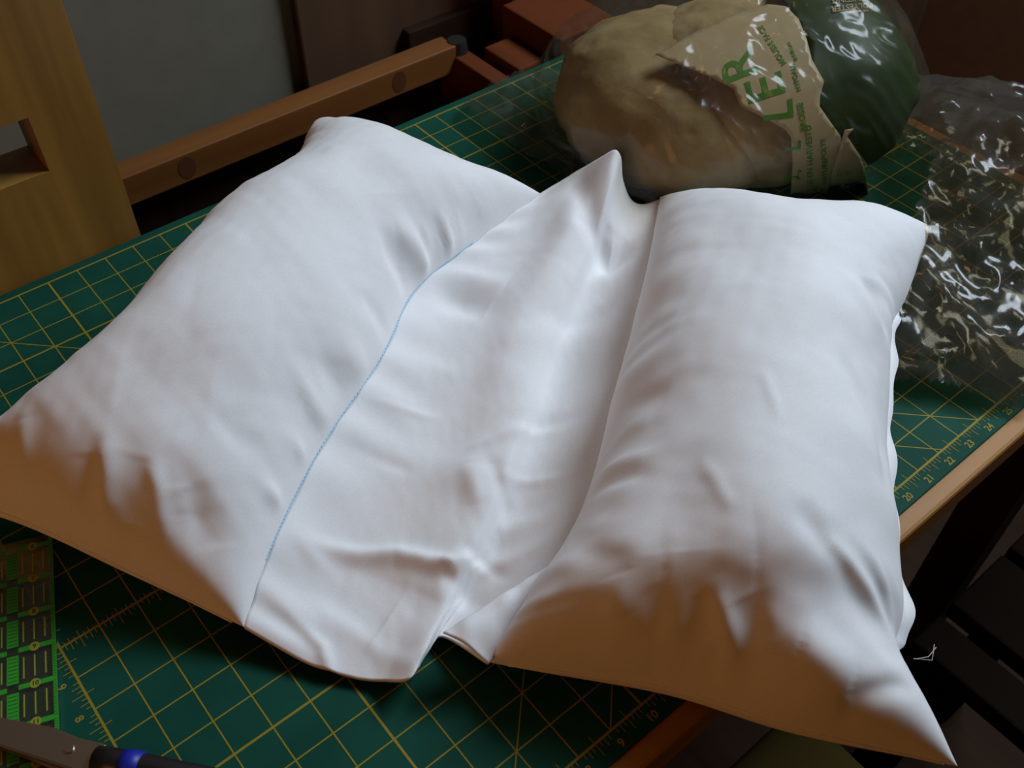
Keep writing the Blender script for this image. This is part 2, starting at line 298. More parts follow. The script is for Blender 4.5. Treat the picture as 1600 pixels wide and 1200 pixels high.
def text_tris(s, size, bold=0.0):
    cu = bpy.data.curves.new('txt', 'FONT')
    cu.body = s; cu.size = size; cu.align_x = 'CENTER'; cu.align_y = 'CENTER'; cu.offset = bold; cu.resolution_u = 3
    to = bpy.data.objects.new('txt', cu); col.objects.link(to)
    me = bpy.data.meshes.new_from_object(to)
    V = [tuple(v.co) for v in me.vertices]; F = [tuple(p.vertices) for p in me.polygons]
    bpy.data.objects.remove(to); bpy.data.curves.remove(cu); bpy.data.meshes.remove(me)
    return V, F
def place_text(V, F, s, x, y, ang, size, z, bold=0.0, fn=None):
    tv, tf = text_tris(s, size, bold)
    i = len(V); c, sn = math.cos(ang), math.sin(ang)
    for a, b, _ in tv:
        V.append((x + a * c - b * sn, y + a * sn + b * c, z))
    F += [tuple(i + k for k in f) for f in tf]
V, F = [], []
for a in range(1, 35):
    place_text(V, F, str(a), a, -10.37, 0, 0.3, 0.008, 0.006)
for b in range(1, 23):
    place_text(V, F, str(b), -0.38, -10 + b, -PI / 2, 0.28, 0.008, 0.006)
    place_text(V, F, str(b), 35.38, -10 + b, PI / 2, 0.28, 0.008, 0.006)
o = mesh_obj('printed_numerals', V, F, M['mat_print'], t); o['kind'] = 'stuff'

# ------------------------------------------------------------------ quilting ruler
RO = Vector((0.015, 0.185)); RV = Vector((-0.354, -0.935)).normalized(); RU = Vector((RV.y, -RV.x))
def rp(u, v, z=0.0): 
    p = RO + RU * u + RV * v
    return (p.x, p.y, z)
t = thing('quilting_ruler', 'clear acrylic quilting ruler with bright green bands and yellow numbered dots', 'ruler', rp(3, 0, 0.01))
def prism(name, pts, z0, z1, m, parent):
    n = len(pts)
    V = [(p[0], p[1], z0) for p in pts] + [(p[0], p[1], z1) for p in pts]
    F = [tuple(range(n))[::-1], tuple(range(n, 2 * n))] + [(k, (k + 1) % n, n + (k + 1) % n, n + k) for k in range(n)]
    return mesh_obj(name, V, F, m, parent)
prism('acrylic_plate', [rp(0, -3.3), rp(0, 6.2), rp(6.5, 6.2), rp(6.5, -3.3)], 0.016, 0.12, M['acrylic'], t)
Vg, Fg, Vy, Fy, Vd, Fd = [], [], [], [], [], []
def rstrip(V, F, u0, v0, u1, v1, w, z):
    a, b = rp(u0, v0), rp(u1, v1)
    strip(V, F, a[0], a[1], b[0], b[1], w, z)
rstrip(Vg, Fg, 0.05, -3.2, 0.05, 6.1, 0.10, 0.124)
for k in range(1, 7):
    for v in range(-3, 6):
        rstrip(Vg, Fg, k, v + 0.12, k, v + 0.88, 0.27, 0.124)
for v in range(-3, 7):
    for k in range(0, 6):
        rstrip(Vg, Fg, k + 0.13 if k else 0.1, v, k + 0.87, v, 0.13, 0.125)
    for k in range(0, 6):
        for q in (0.25, 0.5, 0.75):
            rstrip(Vy, Fy, k + q, v + 0.22, k + q, v + 0.80, 0.035, 0.126)
    for k in range(1, 7):
        for q in range(1, 10):
            rstrip(Vd, Fd, k - 0.11, v + q / 10, k + 0.11, v + q / 10, 0.014, 0.1265)
    for q in range(1, 16):
        rstrip(Vd, Fd, 0.02, v + q / 16, 0.09, v + q / 16, 0.012, 0.1265)
o = mesh_obj('green_bands', Vg, Fg, M['acrylic_green'], t); o['kind'] = 'stuff'
o = mesh_obj('yellow_tick_marks', Vy, Fy, M['acrylic_yellow'], t); o['kind'] = 'stuff'
ang = math.atan2(-RU.y, -RU.x)
for k in range(0, 6):
    for v in range(-3, 7):
        if k and v % 1: continue
        c = rp(k + 0.5, v)
        mesh_obj('yellow_dot', [(c[0] + .125 * math.cos(q * PI / 8), c[1] + .125 * math.sin(q * PI / 8), 0.127) for q in range(16)], [tuple(range(16))], M['acrylic_yellow'], t)
        place_text(Vd, Fd, str((v + 9) if k == 0 else 6 - k), c[0], c[1], ang, 0.17, 0.1285, 0.004)
o = mesh_obj('dark_print', Vd, Fd, M['print_dark'], t); o['kind'] = 'stuff'

# ------------------------------------------------------------------ scissors
A = Vector((0.62, -0.785)).normalized(); Bp = Vector((-A.y, A.x))   # A towards the handles, Bp towards the far side
SO = Vector((-0.81, -2.82))
def sp(a, b, z): 
    p = SO + A * a + Bp * b
    return (p.x, p.y, z)
t = thing('scissors', 'steel sewing scissors with black and blue handles lying across the ruler', 'scissors', (SO.x, SO.y, 0.13))
def plate(name, prof, z0, z1, m, parent, bev=0.03):
    bm = bmesh.new()
    vs = [bm.verts.new(sp(a, b, z0)) for a, b in prof]
    f = bm.faces.new(vs)
    r = bmesh.ops.extrude_face_region(bm, geom=[f])
    for v in r['geom']:
        if isinstance(v, bmesh.types.BMVert): v.co.z = z1
    if bev:
        bmesh.ops.recalc_face_normals(bm, faces=bm.faces)
        es = [e for e in bm.edges if abs(e.verts[0].co.z - z1) < 1e-4 and abs(e.verts[1].co.z - z1) < 1e-4]
        bmesh.ops.bevel(bm, geom=es, offset=bev, segments=2, affect='EDGES')
    return bm_obj(name, bm, m, parent)
plate('blade', [(-5.6, 0.06), (-4, 0.22), (-2.2, 0.34), (-0.6, 0.40), (0.05, 0.30), (0.75, 0.30), (0.75, -0.42), (0, -0.36), (-2, -0.22), (-5.6, 0.0)], 0.34, 0.48, M['metal'], t)
plate('blade', [(-5.5, -0.02), (-3, -0.12), (-1, -0.30), (-0.2, -0.42), (0.6, -0.75), (0.75, -0.45), (0.0, 0.25), (-2, 0.15), (-5.5, 0.04)], 0.16, 0.32, M['metal'], t)
bm = bmesh.new(); cyl(bm, sp(0, 0.02, 0.3), sp(0, 0.02, 0.53), 0.12, 0.10); bm_obj('pivot_screw', bm, M['metal'], t)
def handle(pts, r):
    bm = bmesh.new(); tube_bm(bm, [sp(*p) for p in pts], r, 12); return bm_obj('handle', bm, M['black'], t, True)
handle([(0.65, -0.05, .40), (1.1, -0.03, .42), (1.8, -0.02, .44), (2.6, 0.02, .44), (3.4, 0.08, .44), (4.3, -0.05, .42), (5.0, -0.5, .42), (5.0, -1.1, .42), (4.3, -1.35, .42), (3.4, -1.1, .44), (2.5, -0.7, .44)], [.30, .32, .33, .30, .26, .25, .25, .25, .25, .24, .2])
handle([(0.65, -0.55, .25), (1.3, -1.0, .27), (2.2, -1.5, .28), (3.3, -1.75, .28), (4.3, -2.0, .28), (4.9, -2.5, .28), (4.3, -3.1, .28), (3.2, -2.9, .28), (2.2, -2.1, .28)], [.2, .24, .24, .22, .22, .22, .22, .22, .2])
bm = bmesh.new(); tube_bm(bm, [sp(1.3, -0.03, .425), sp(1.5, -0.025, .43), sp(1.75, -0.02, .44)], [.345, .352, .35], 16); bm_obj('blue_inset', bm, M['blue'], t, True)

# ------------------------------------------------------------------ wooden frame standing behind the table
t = thing('wooden_frame', 'pine frame with wide slotted post and long rail behind the table', 'wooden frame', (14, 16, -29))
def holed(x0, x1, y0, y1, z0, z1, hx0, hx1, hz0, hz1, bevel=0.12):
    bm = bmesh.new()
    xs = [x0, hx0, hx1, x1]; zs = [z0, hz0, hz1, z1]
    g = {}
    for yi, y in enumerate((y0, y1)):
        for i, x in enumerate(xs):
            for j, z in enumerate(zs): g[yi, i, j] = bm.verts.new((x, y, z))
    for yi in (0, 1):
        for i in range(3):
            for j in range(3):
                if i == 1 and j == 1: continue
                bm.faces.new((g[yi, i, j], g[yi, i + 1, j], g[yi, i + 1, j + 1], g[yi, i, j + 1]))
    for i in range(3):
        for j in (0, 3): bm.faces.new((g[0, i, j], g[0, i + 1, j], g[1, i + 1, j], g[1, i, j]))
        for j in (0, 3): bm.faces.new((g[0, j, i], g[0, j, i + 1], g[1, j, i + 1], g[1, j, i]))
    for a, b in (((1, 1), (2, 1)), ((2, 1), (2, 2)), ((2, 2), (1, 2)), ((1, 2), (1, 1))):
        bm.faces.new((g[0, a[0], a[1]], g[0, b[0], b[1]], g[1, b[0], b[1]], g[1, a[0], a[1]]))
    return bm
bm = holed(1.2, 8.55, 13.6, 15.4, -29, 26, 4.4, 6.48, HZ0, HZ1)
es = [e for e in bm.edges if abs(e.verts[0].co.x - e.verts[1].co.x) < 1e-5 and abs(e.verts[0].co.y - e.verts[1].co.y) < 1e-5 and abs(e.verts[0].co.x - 8.55) < 1e-3]
bmesh.ops.bevel(bm, geom=es, offset=0.25, segments=3, affect='EDGES')
bm_obj('post', bm, M['pine'], t)
bm = bmesh.new(); box(bm, 8.0, 25.0, 16.85, 17.95, -1.25, 0.0, 0.05); bm_obj('rail', bm, M['pine_x'], t)
bm = bmesh.new(); box(bm, 8.2, 25.0, 18.0, 18.6, -28.9, -0.9, 0.05); bm_obj('rail_shade_board', bm, M['dark_wood'], t)  # dark board added to stand in for the shade below the rail
for kx in (11.9, 21.9):
    bm = bmesh.new()
    r = bmesh.ops.create_cone(bm, cap_ends=True, segments=20, radius1=0.36, radius2=0.36, depth=0.03)
    for v in r['verts']: v.co = Vector((v.co.x + kx, 16.843 + v.co.z * .5, -0.6 + v.co.y * 1.35))
    bm_obj('knot', bm, M['knot'], t)
bm = bmesh.new(); box(bm, 24.9, 25.75, 13.6, 18.0, -3.0, -0.5, 0.08); bm_obj('cross_beam', bm, M['red_wood'], t)
bm = bmesh.new(); cyl(bm, (25.3, 17.2, -0.5), (25.3, 17.2, 0.05), 0.5, 0.42); bm_obj('bolt_cap', bm, M['dark_metal'], t)
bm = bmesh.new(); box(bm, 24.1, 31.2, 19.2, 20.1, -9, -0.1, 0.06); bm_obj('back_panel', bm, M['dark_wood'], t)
bm = bmesh.new(); box(bm, 26.4, 27.9, 14.2, 16.7, -2.3, -0.45, 0.12); bm_obj('joint_block', bm, M['red_wood'], t)
bm = bmesh.new(); cyl(bm, (26.36, 15.6, -1.15), (26.6, 15.6, -1.15), 0.4); bm_obj('bolt_hole', bm, M['black'], t)
bm = bmesh.new(); box(bm, 28.2, 31.5, 13.6, 17.6, -1.2, 0.6, 0.1); bm_obj('side_beam', bm, M['red_wood'], t)
bm = bmesh.new(); box(bm, 28.8, 31.6, 17.62, 19.1, -29, 22, 0.1); bm_obj('post', bm, M['red_wood'], t)

# ------------------------------------------------------------------ low furniture on the floor, right and below
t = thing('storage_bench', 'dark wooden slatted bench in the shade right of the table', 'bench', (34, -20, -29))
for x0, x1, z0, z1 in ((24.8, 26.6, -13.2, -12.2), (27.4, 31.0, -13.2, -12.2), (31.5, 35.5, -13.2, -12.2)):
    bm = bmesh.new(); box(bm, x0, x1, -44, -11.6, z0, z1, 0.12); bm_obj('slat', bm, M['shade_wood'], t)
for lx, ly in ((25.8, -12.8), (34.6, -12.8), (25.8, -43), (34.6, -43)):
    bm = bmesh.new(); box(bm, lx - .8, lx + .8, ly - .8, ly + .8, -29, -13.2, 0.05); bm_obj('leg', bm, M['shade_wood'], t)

t = thing('cushioned_stool', 'stool below the table corner with floral yellow-green seat cushion', 'stool', (15.7, -15, -29))
flo = mat('floral_fabric', (0.14, 0.11, 0.03), 0.95, spec=0.05)
nt = flo.node_tree; vo = nt.nodes.new('ShaderNodeTexVoronoi'); vo.inputs['Scale'].default_value = 11
cr_ = nt.nodes.new('ShaderNodeValToRGB'); cr_.color_ramp.interpolation = 'CONSTANT'
cr_.color_ramp.elements[0].color = (0.05, 0.008, 0.008, 1); cr_.color_ramp.elements[1].position = 0.22; cr_.color_ramp.elements[1].color = (0.045, 0.032, 0.008, 1)
tc = nt.nodes.new('ShaderNodeTexCoord'); nt.links.new(tc.outputs['Object'], vo.inputs['Vector'])
nt.links.new(vo.outputs['Distance'], cr_.inputs['Fac']); nt.links.new(cr_.outputs['Color'], nt.nodes['Principled BSDF'].inputs['Base Color'])
bm = bmesh.new(); box(bm, 12.6, 18.8, -21, -10.6, -12.6, -10.4, 0.9); bm_obj('seat_cushion', bm, flo, t, True)
bm = bmesh.new(); box(bm, 12.7, 18.7, -20.9, -10.7, -13.6, -12.6, 0.1); bm_obj('seat', bm, M['dark_wood'], t)
for lx, ly in ((13.8, -11.6), (17.8, -11.6), (13.8, -20), (17.8, -20)):
    bm = bmesh.new(); box(bm, lx - .7, lx + .7, ly - .7, ly + .7, -29, -13.6, 0.05); bm_obj('leg', bm, M['dark_wood'], t)

# ------------------------------------------------------------------ the pillow
def cr(P, u):
    P = np.asarray(P, float); n = len(P) - 1
    E = np.vstack([2 * P[0] - P[1], P, 2 * P[-1] - P[-2]])
    u = np.asarray(u) * n; i = np.clip(np.floor(u).astype(int), 0, n - 1); q = (u - i)[:, None]
    a, b, c, d = E[i], E[i + 1], E[i + 2], E[i + 3]
    return .5 * ((2 * b) + (-a + c) * q + (2 * a - 5 * b + 4 * c - d) * q * q + (-a + 3 * b - 3 * c + d) * q ** 3)
def coons(L, R, N, F, s, t):
    Ls, Rs, Nt, Ft = cr(L, s), cr(R, s), cr(N, t), cr(F, t)
    S_ = s[:, None, None]; T = t[None, :, None]
    return (1 - T) * Ls[:, None] + T * Rs[:, None] + (1 - S_) * Nt[None] + S_ * Ft[None] - ((1 - S_) * (1 - T) * Ls[0] + (1 - S_) * T * Rs[0] + S_ * (1 - T) * Ls[-1] + S_ * T * Rs[-1])
rs = np.random.RandomState(3)
def wav(X, Y, scale, n=14, seed=0):
    r = np.random.RandomState(seed); out = np.zeros_like(X)
    for _ in range(n):
        a = r.uniform(0, 2 * PI); k = 2 * PI / (scale * r.uniform(.7, 1.6))
        out += np.sin(k * (X * np.cos(a) + Y * np.sin(a)) + r.uniform(0, 2 * PI))
    return out / math.sqrt(n)
def creases(X, Y, L):
    out = np.zeros_like(X)
    for pts, w, amp in L:
        best = np.full(X.shape, 1e9); par = np.zeros_like(X); tot = len(pts) - 1
        for i in range(tot):
            ax, ay = pts[i][:2]; bx, by = pts[i + 1][:2]
            dx, dy = bx - ax, by - ay; l2 = dx * dx + dy * dy + 1e-9
            q = np.clip(((X - ax) * dx + (Y - ay) * dy) / l2, 0, 1)
            d = (X - ax - q * dx) ** 2 + (Y - ay - q * dy) ** 2
            m_ = d < best; best = np.where(m_, d, best); par = np.where(m_, (i + q) / tot, par)
        out += amp * np.exp(-best / (w * w)) * (0.35 + 0.65 * np.sin(PI * np.clip(par, 0.0, 1)) ** .5)
    return out
def grid_normals(P):
    du = np.gradient(P, axis=0); dv = np.gradient(P, axis=1)
    n = np.cross(du, dv); n /= (np.linalg.norm(n, axis=2, keepdims=True) + 1e-9)
    if n[..., 2].mean() < 0: n = -n
    return n
def grid_faces(ns, nt, off=0, flip=False):
    F = []
    for i in range(ns - 1):
        for j in range(nt - 1):
            a = off + i * nt + j; q = (a, a + 1, a + nt + 1, a + nt)
            F.append(q[::-1] if flip else q)
    return F

def stuffed(name, L, R, N, F, Ht, Hb, cre, seed, parent, label=None):
    ns, nt_ = 200, 130
    s = (1 - np.cos(np.linspace(0, PI, ns))) / 2; q = (1 - np.cos(np.linspace(0, PI, nt_))) / 2
    B = coons(L, R, N, F, s, q)
    g = (.58 * (1 - np.abs(2 * s - 1) ** 14) ** .5 + .42 * (1 - np.abs(2 * s - 1) ** 2.3))[:, None] * ((1 - np.abs(2 * q - 1) ** 2.4) ** .56)[None]
    top = B.copy(); top[..., 2] += Ht * g
    n = grid_normals(top)
    X, Y = top[..., 0], top[..., 1]
    e = np.minimum(1, g * 2.2)
    d = e * (0.085 * wav(X, Y, 4.2, 12, seed) + 0.015 * wav(X, Y, 1.7, 14, seed + 1) + 0.006 * wav(X, Y, .6, 14, seed + 2)) + np.minimum(1, g * 5) * creases(X, Y, cre)
    # gathers running in from the side seams, fading towards the middle
    ss = np.linspace(0, 1, ns)[:, None] * np.ones((1, nt_)); L_ = s[:, None] * 18
    for side, sd in ((q, 5), (1 - q, 9)):
        dist = side[None, :] * 8.5
        gat = np.sin(L_ * 5.3 + 1.7 * np.sin(L_ * 1.3 + sd)) * (0.5 + 0.5 * np.sin(L_ * .9 + sd)) ** 2
        d += 0.02 * gat * np.exp(-((dist - .5) / .8) ** 2) * np.minimum(1, g * 4)
    top = top + n * d[..., None]
    bot = B.copy(); bot[..., 2] = np.minimum(B[..., 2], np.maximum(B[..., 2] - Hb * g, 0.10))
    V = np.vstack([top.reshape(-1, 3), bot.reshape(-1, 3)])
    bm = bmesh.new()
    vs = [bm.verts.new(v) for v in V]
    for f in grid_faces(ns, nt_): bm.faces.new([vs[k] for k in f])
    for f in grid_faces(ns, nt_, ns * nt_, True): bm.faces.new([vs[k] for k in f])
    bmesh.ops.remove_doubles(bm, verts=bm.verts, dist=0.002)
    o = bm_obj(name, bm, M['cotton'], parent, True)
    if label: o['label'] = label
    return top, B
pil = thing('pillow', 'white cotton pillow with two stuffed sides and a flat unfilled middle', 'pillow', (13, -2, 0.1))
LT = [np.array(v) for v in LTD]; RT = [np.array(v) for v in RTD]
topL, BL = stuffed('stuffed_side', *LT, 3.3, 1.8, CRA, 11, pil)
topR, BR = stuffed('stuffed_side', *RT, 3.3, 1.8, CRB, 31, pil)

# flat middle between the two seams
PL = LT[1].copy()
PR = RT[0].copy(); PR[:, 2] = [0.85, 1.0, 1.2, 1.3, 1.4, 1.5]
PN = np.array([PL[0], (4.40, -4.32, .4), (5.05, -5.25, .35), (5.56, -5.85, .5), (5.94, -6.41, 1.0), (6.63, -6.07, .8), (7.28, -5.80, .5), PR[0]])
PF = np.array([PL[-1], (20.22, 4.65, 1.95), (20.92, 4.32, 2.4), (21.29, 3.60, 3.0), (21.52, 3.20, 2.4), (21.66, 3.04, 1.5), (21.94, 2.45, 1.4), PR[-1]])
ns, nt_ = 220, 130
s = np.linspace(0, 1, ns); q = np.linspace(0, 1, nt_)
P = coons(PL, PR, PN, PF, s, q)
ed = (np.minimum(1, 6 * q) * np.minimum(1, 6 * (1 - q)))[None] * np.ones((ns, 1))
mid = (4 * q * (1 - q))[None] * (np.minimum(1, 5 * s) * np.minimum(1, 5 * (1 - s)))[:, None]
P[..., 2] -= 0.55 * mid
X, Y = P[..., 0], P[..., 1]
# the fold ridges of the near and far hems die out inward
P[..., 2] = P[..., 2] * 1.0 + ed * (0.05 * wav(X, Y, 4.2, 12, 5) + 0.012 * wav(X, Y, 1.5, 12, 6) + 0.003 * wav(X, Y, .5, 12, 7)) + ed * creases(X, Y, CRP)
L_ = s[:, None] * 18
P[..., 2] += 0.05 * np.sin(L_ * 4.1 + 2 * np.sin(L_ * .8)) * np.exp(-((q[None] * 7 - .45) / .7) ** 2)
P[..., 2] = np.maximum(P[..., 2], 0.16)
Vp = P.reshape(-1, 3)
Vb = Vp.copy(); Vb[:, 2] = np.maximum(0.06, Vb[:, 2] - 0.10)
Fp = grid_faces(ns, nt_) + grid_faces(ns, nt_, ns * nt_, True)
n0 = ns * nt_
rim = [i * nt_ for i in range(ns)] + [(ns - 1) * nt_ + j for j in range(1, nt_)] + [i * nt_ + nt_ - 1 for i in range(ns - 2, -1, -1)] + [j for j in range(nt_ - 2, 0, -1)]
for a, b in zip(rim, rim[1:] + rim[:1]): Fp.append((a, b, n0 + b, n0 + a))
mesh_obj('flat_middle', Vp.tolist() + Vb.tolist(), Fp, M['cotton'], pil, True)

# turned-back hem flap beside the right stuffed side
FA = FLA
FB = FLB
na, nb = 50, 20
ua = np.linspace(0, 1, na); ub = np.linspace(0, 1, nb)
a_, b_ = cr(FA, ua), cr(FB, ua)
G = a_[:, None] * (1 - ub[None, :, None]) + b_[:, None] * ub[None, :, None]
G[..., 2] += 0.22 * np.sin(PI * ub)[None] * (1 - .4 * ua[:, None]) + 0.03 * wav(G[..., 0], G[..., 1], .8, 8, 2)
Vg = G.reshape(-1, 3); Vg2 = Vg.copy(); Vg2[:, 2] -= .07
Fg_ = grid_faces(na, nb) + grid_faces(na, nb, na * nb, True)
rim = [i * nb for i in range(na)] + [(na - 1) * nb + j for j in range(1, nb)] + [i * nb + nb - 1 for i in range(na - 2, -1, -1)] + [j for j in range(nb - 2, 0, -1)]
for a, b in zip(rim, rim[1:] + rim[:1]): Fg_.append((a, b, na * nb + b, na * nb + a))
mesh_obj('hem_flap', Vg.tolist() + Vg2.tolist(), Fg_, M['cotton'], pil, True)

# hem strip along the outer side of the right stuffed part
u = np.linspace(0.10, 0.80, 160)
e0 = cr(RT[1], u); tg = np.gradient(e0, axis=0); tg /= np.linalg.norm(tg, axis=1, keepdims=True)
out = np.stack([tg[:, 1], -tg[:, 0], 0 * tg[:, 0]], 1)
wdt = 0.20 + 0.07 * np.sin(u * 31) + 0.05 * np.sin(u * 67 + 1)
wdt *= np.clip(np.minimum((u - 0.10) / .03, (0.80 - u) / .03), 0, 1) * .9 + .1
bm = bmesh.new(); rings = []
for i in range(len(u)):
    p = e0[i] - out[i] * .12; o_ = e0[i] + out[i] * wdt[i]
    zz = .07 * math.sin(u[i] * 53)
    rings.append([bm.verts.new((p[0], p[1], p[2] + .06)), bm.verts.new((o_[0], o_[1], o_[2] + .05 + zz)), bm.verts.new((o_[0], o_[1], o_[2] - .05 + zz)), bm.verts.new((p[0], p[1], p[2] - .06))])
for A_, B_ in zip(rings[:-1], rings[1:]):
    for k in range(4): bm.faces.new((A_[k], A_[(k + 1) % 4], B_[(k + 1) % 4], B_[k]))
bm.faces.new(rings[0]); bm.faces.new(rings[-1][::-1])
bm_obj('side_hem', bm, M['cotton'], pil, True)
# near-end seam lines
for C_, m_ in ((LT[2], 0), (RT[2], 1)):
    e0 = cr(C_, np.linspace(0.04, 0.97, 90)); e0[:, 2] += 0.0
    bm = bmesh.new(); tube_bm(bm, e0.tolist(), 0.045, 6); bm_obj('end_seam', bm, M['cotton'], pil, True)
# blue stitching along the left seam
u = np.linspace(0.13, 0.84, 420)
e0 = cr(LT[1], u); e0[:, 2] += 0.035
bm = bmesh.new()
for k in range(0, 414, 4):
    tube_bm(bm, e0[k:k + 4].tolist(), 0.028, 5)
o = bm_obj('blue_stitching', bm, M['thread_blue'], pil); o['kind'] = 'stuff'; o['label'] = 'pale blue stitching'
for pts in ([(15.25, -13.55, 1.2), (15.45, -13.7, 1.28), (15.75, -13.68, 1.35)], [(15.2, -13.5, 1.2), (15.5, -13.8, 1.2), (15.85, -13.6, 1.25)]):
    bm = bmesh.new(); tube_bm(bm, pts, 0.008, 5); bm_obj('loose_thread', bm, M['thread_white'], pil)

# ------------------------------------------------------------------ bag of stuffing
def ellipsoid(bm, c, r, yaw, sub=5):
    mt = Matrix.Translation(c) @ Matrix.Rotation(yaw, 4, 'Z') @ Matrix.Diagonal((*r, 1))
    return bmesh.ops.create_icosphere(bm, subdivisions=sub, radius=1.0, matrix=mt)['verts']
EA = ((26.3, 5.0, 2.6), (4.6, 5.0, 2.8), 0.0)
EB = ((29.8, 2.4, 3.2), (3.6, 4.0, 3.2), -0.5)
bm = bmesh.new()
for E_ in (EA, EB, ((28.2, 3.5, 3.05), (4.8, 4.6, 3.1), -.3)): ellipsoid(bm, *E_)
for v in bm.verts:
    c = v.co.copy(); k_ = .22 + .22 * noise.noise(c * .55) + .12 * noise.noise(c * 1.6) + .05 * noise.noise(c * 4)
    n = (Vector((28, 3.6, 2.8)) - c).normalized() * max(0, k_)
    v.co += n; v.co.z = max(v.co.z, 0.05)
tree_b = bm.copy()
bm_obj('polyester_stuffing', bm, M['batting'], None, True)
st = bpy.data.objects['polyester_stuffing']
st['kind'] = 'stuff'; st['label'] = 'fluffy cream polyester stuffing heaped inside the printed plastic bag'; st['category'] = 'stuffing'
tree = BVHTree.FromBMesh(tree_b); tree_b.free()
bm = bmesh.new()
for c_, r_, y_ in (EA, EB): ellipsoid(bm, c_, tuple(k + .30 for k in r_), y_, 4)
hull = bmesh.ops.convex_hull(bm, input=bm.verts)
bmesh.ops.delete(bm, geom=[g_ for g_ in hull['geom_interior'] if isinstance(g_, bmesh.types.BMVert)], context='VERTS')
tree_s = BVHTree.FromBMesh(bm); bm.free()

bag = thing('stuffing_bag', 'crinkled clear plastic bag of pillow stuffing with green lettering and green panel', 'plastic bag', (27, 4, 0.05))
# the print follows the bulge of the bag: flat artwork laid in a plane facing it, pressed onto the stuffing
PO = Vector((FRO)); PEX = Vector((FRX)); PEY = Vector((FRY)); PNN = PEX.cross(PEY).normalized()
def press(x, y, off):
    o_ = PO + PEX * x + PEY * y + PNN * 12
    h, n_, i_, d_ = tree_s.ray_cast(o_, -PNN)
    if h is None:
        return None
    return h + PNN * off
def press_poly(name, poly, off, m, parent, step=0.18, wr=0.0, bulge=0.0):
    # fill polygon with a fine grid and press it
    xs = [p[0] for p in poly]; ys = [p[1] for p in poly]
    from mathutils.geometry import delaunay_2d_cdt
    pts = []
    for (xa, ya), (xb, yb) in zip(poly, poly[1:] + poly[:1]):
        k_ = max(1, int(math.hypot(xb - xa, yb - ya) / step))
        pts += [Vector((xa + (xb - xa) * i / k_, ya + (yb - ya) * i / k_)) for i in range(k_)]
    nb_ = len(pts)
    x = min(xs) + step
    while x < max(xs):
        y = min(ys) + step
        while y < max(ys):
            c_ = False; j = nb_ - 1
            for i in range(nb_):
                if (pts[i].y > y) != (pts[j].y > y) and x < (pts[j].x - pts[i].x) * (y - pts[i].y) / (pts[j].y - pts[i].y) + pts[i].x: c_ = not c_
                j = i
            if c_ and min((p_ - Vector((x, y))).length for p_ in pts[:nb_]) > step * .5: pts.append(Vector((x, y)))
            y += step
        x += step
    r_ = delaunay_2d_cdt(pts, [(i, (i + 1) % nb_) for i in range(nb_)], [], 1, 1e-5)
    bm = bmesh.new()
    vs = [bm.verts.new((p_.x, p_.y, 0)) for p_ in r_[0]]
    for f_ in r_[2]:
        mx = sum(r_[0][k].x for k in f_) / 3; my = sum(r_[0][k].y for k in f_) / 3
        c_ = False; j = nb_ - 1
        for i in range(nb_):
            if (pts[i].y > my) != (pts[j].y > my) and mx < (pts[j].x - pts[i].x) * (my - pts[i].y) / (pts[j].y - pts[i].y) + pts[i].x: c_ = not c_
            j = i
        if c_: bm.faces.new([vs[k] for k in f_])
    last = 0
    bad = []
    hs = {}
    for v in bm.verts:
        p = press(v.co.x, v.co.y, off)
        hs[v] = p
        if p is not None: last = (p - PO).dot(PNN)
    for v in bm.verts:
        p = hs[v]
        if p is None:
            best = min((w_ for w_ in bm.verts if hs[w_] is not None), key=lambda w_: (w_.co - v.co).length if w_ is not v else 1e9)
            # continue the film past the stuffing, falling back
            dpt = (hs[best] - PO).dot(PNN) - 0.8 * math.sqrt(abs((best.co - v.co).length))
            p = PO + PEX * v.co.x + PEY * v.co.y + PNN * dpt
        hs[v] = p
    for v in list(bm.verts):
        x, y = v.co.x, v.co.y
        v.co = hs[v] + PNN * (wr * (math.sin(x * 2.1 + y * 1.3) + math.sin(y * 3.7 - x * 1.1) * .6))
    o = bm_obj(name, bm, m, parent, True)
    sol = o.modifiers.new('thick', 'SOLIDIFY'); sol.thickness = 0.0003
    return o
def press_text(name, items, off, m, parent):
    V, F = [], []
    for s_, x, y, a, size, b in items:
        place_text(V, F, s_, x, y, a, size, 0, b)
    out_ = []
    for x, y, _ in V:
        p = press(x, y, off)
        out_.append(tuple(p) if p is not None else tuple(PO + PEX * x + PEY * y - PNN * 3))
    o = mesh_obj(name, out_, F, m, parent)
    return o
press_poly('green_panel', GPOLY, 0.02, M['film_green'], bag, 0.2, 0.04)
press_poly('white_panel', WPOLY, 0.10, M['print_white'], bag, 0.14, 0.0)
press_poly('white_panel', WPOLY2, 0.14, M['print_white'], bag, 0.14, 0.0)
for it in TXT[:5]:
    press_text('big_green_letter', [it], 0.13, M['print_green'], bag)
press_text('small_green_lettering', TXT[5:], 0.13, M['print_green'], bag)['kind'] = 'stuff'
press_text('small_green_lettering', TXT2, 0.17, M['print_green'], bag)['kind'] = 'stuff'
press_text('tan_lettering', TXT3, 0.10, M['film_tan'], bag)['kind'] = 'stuff'

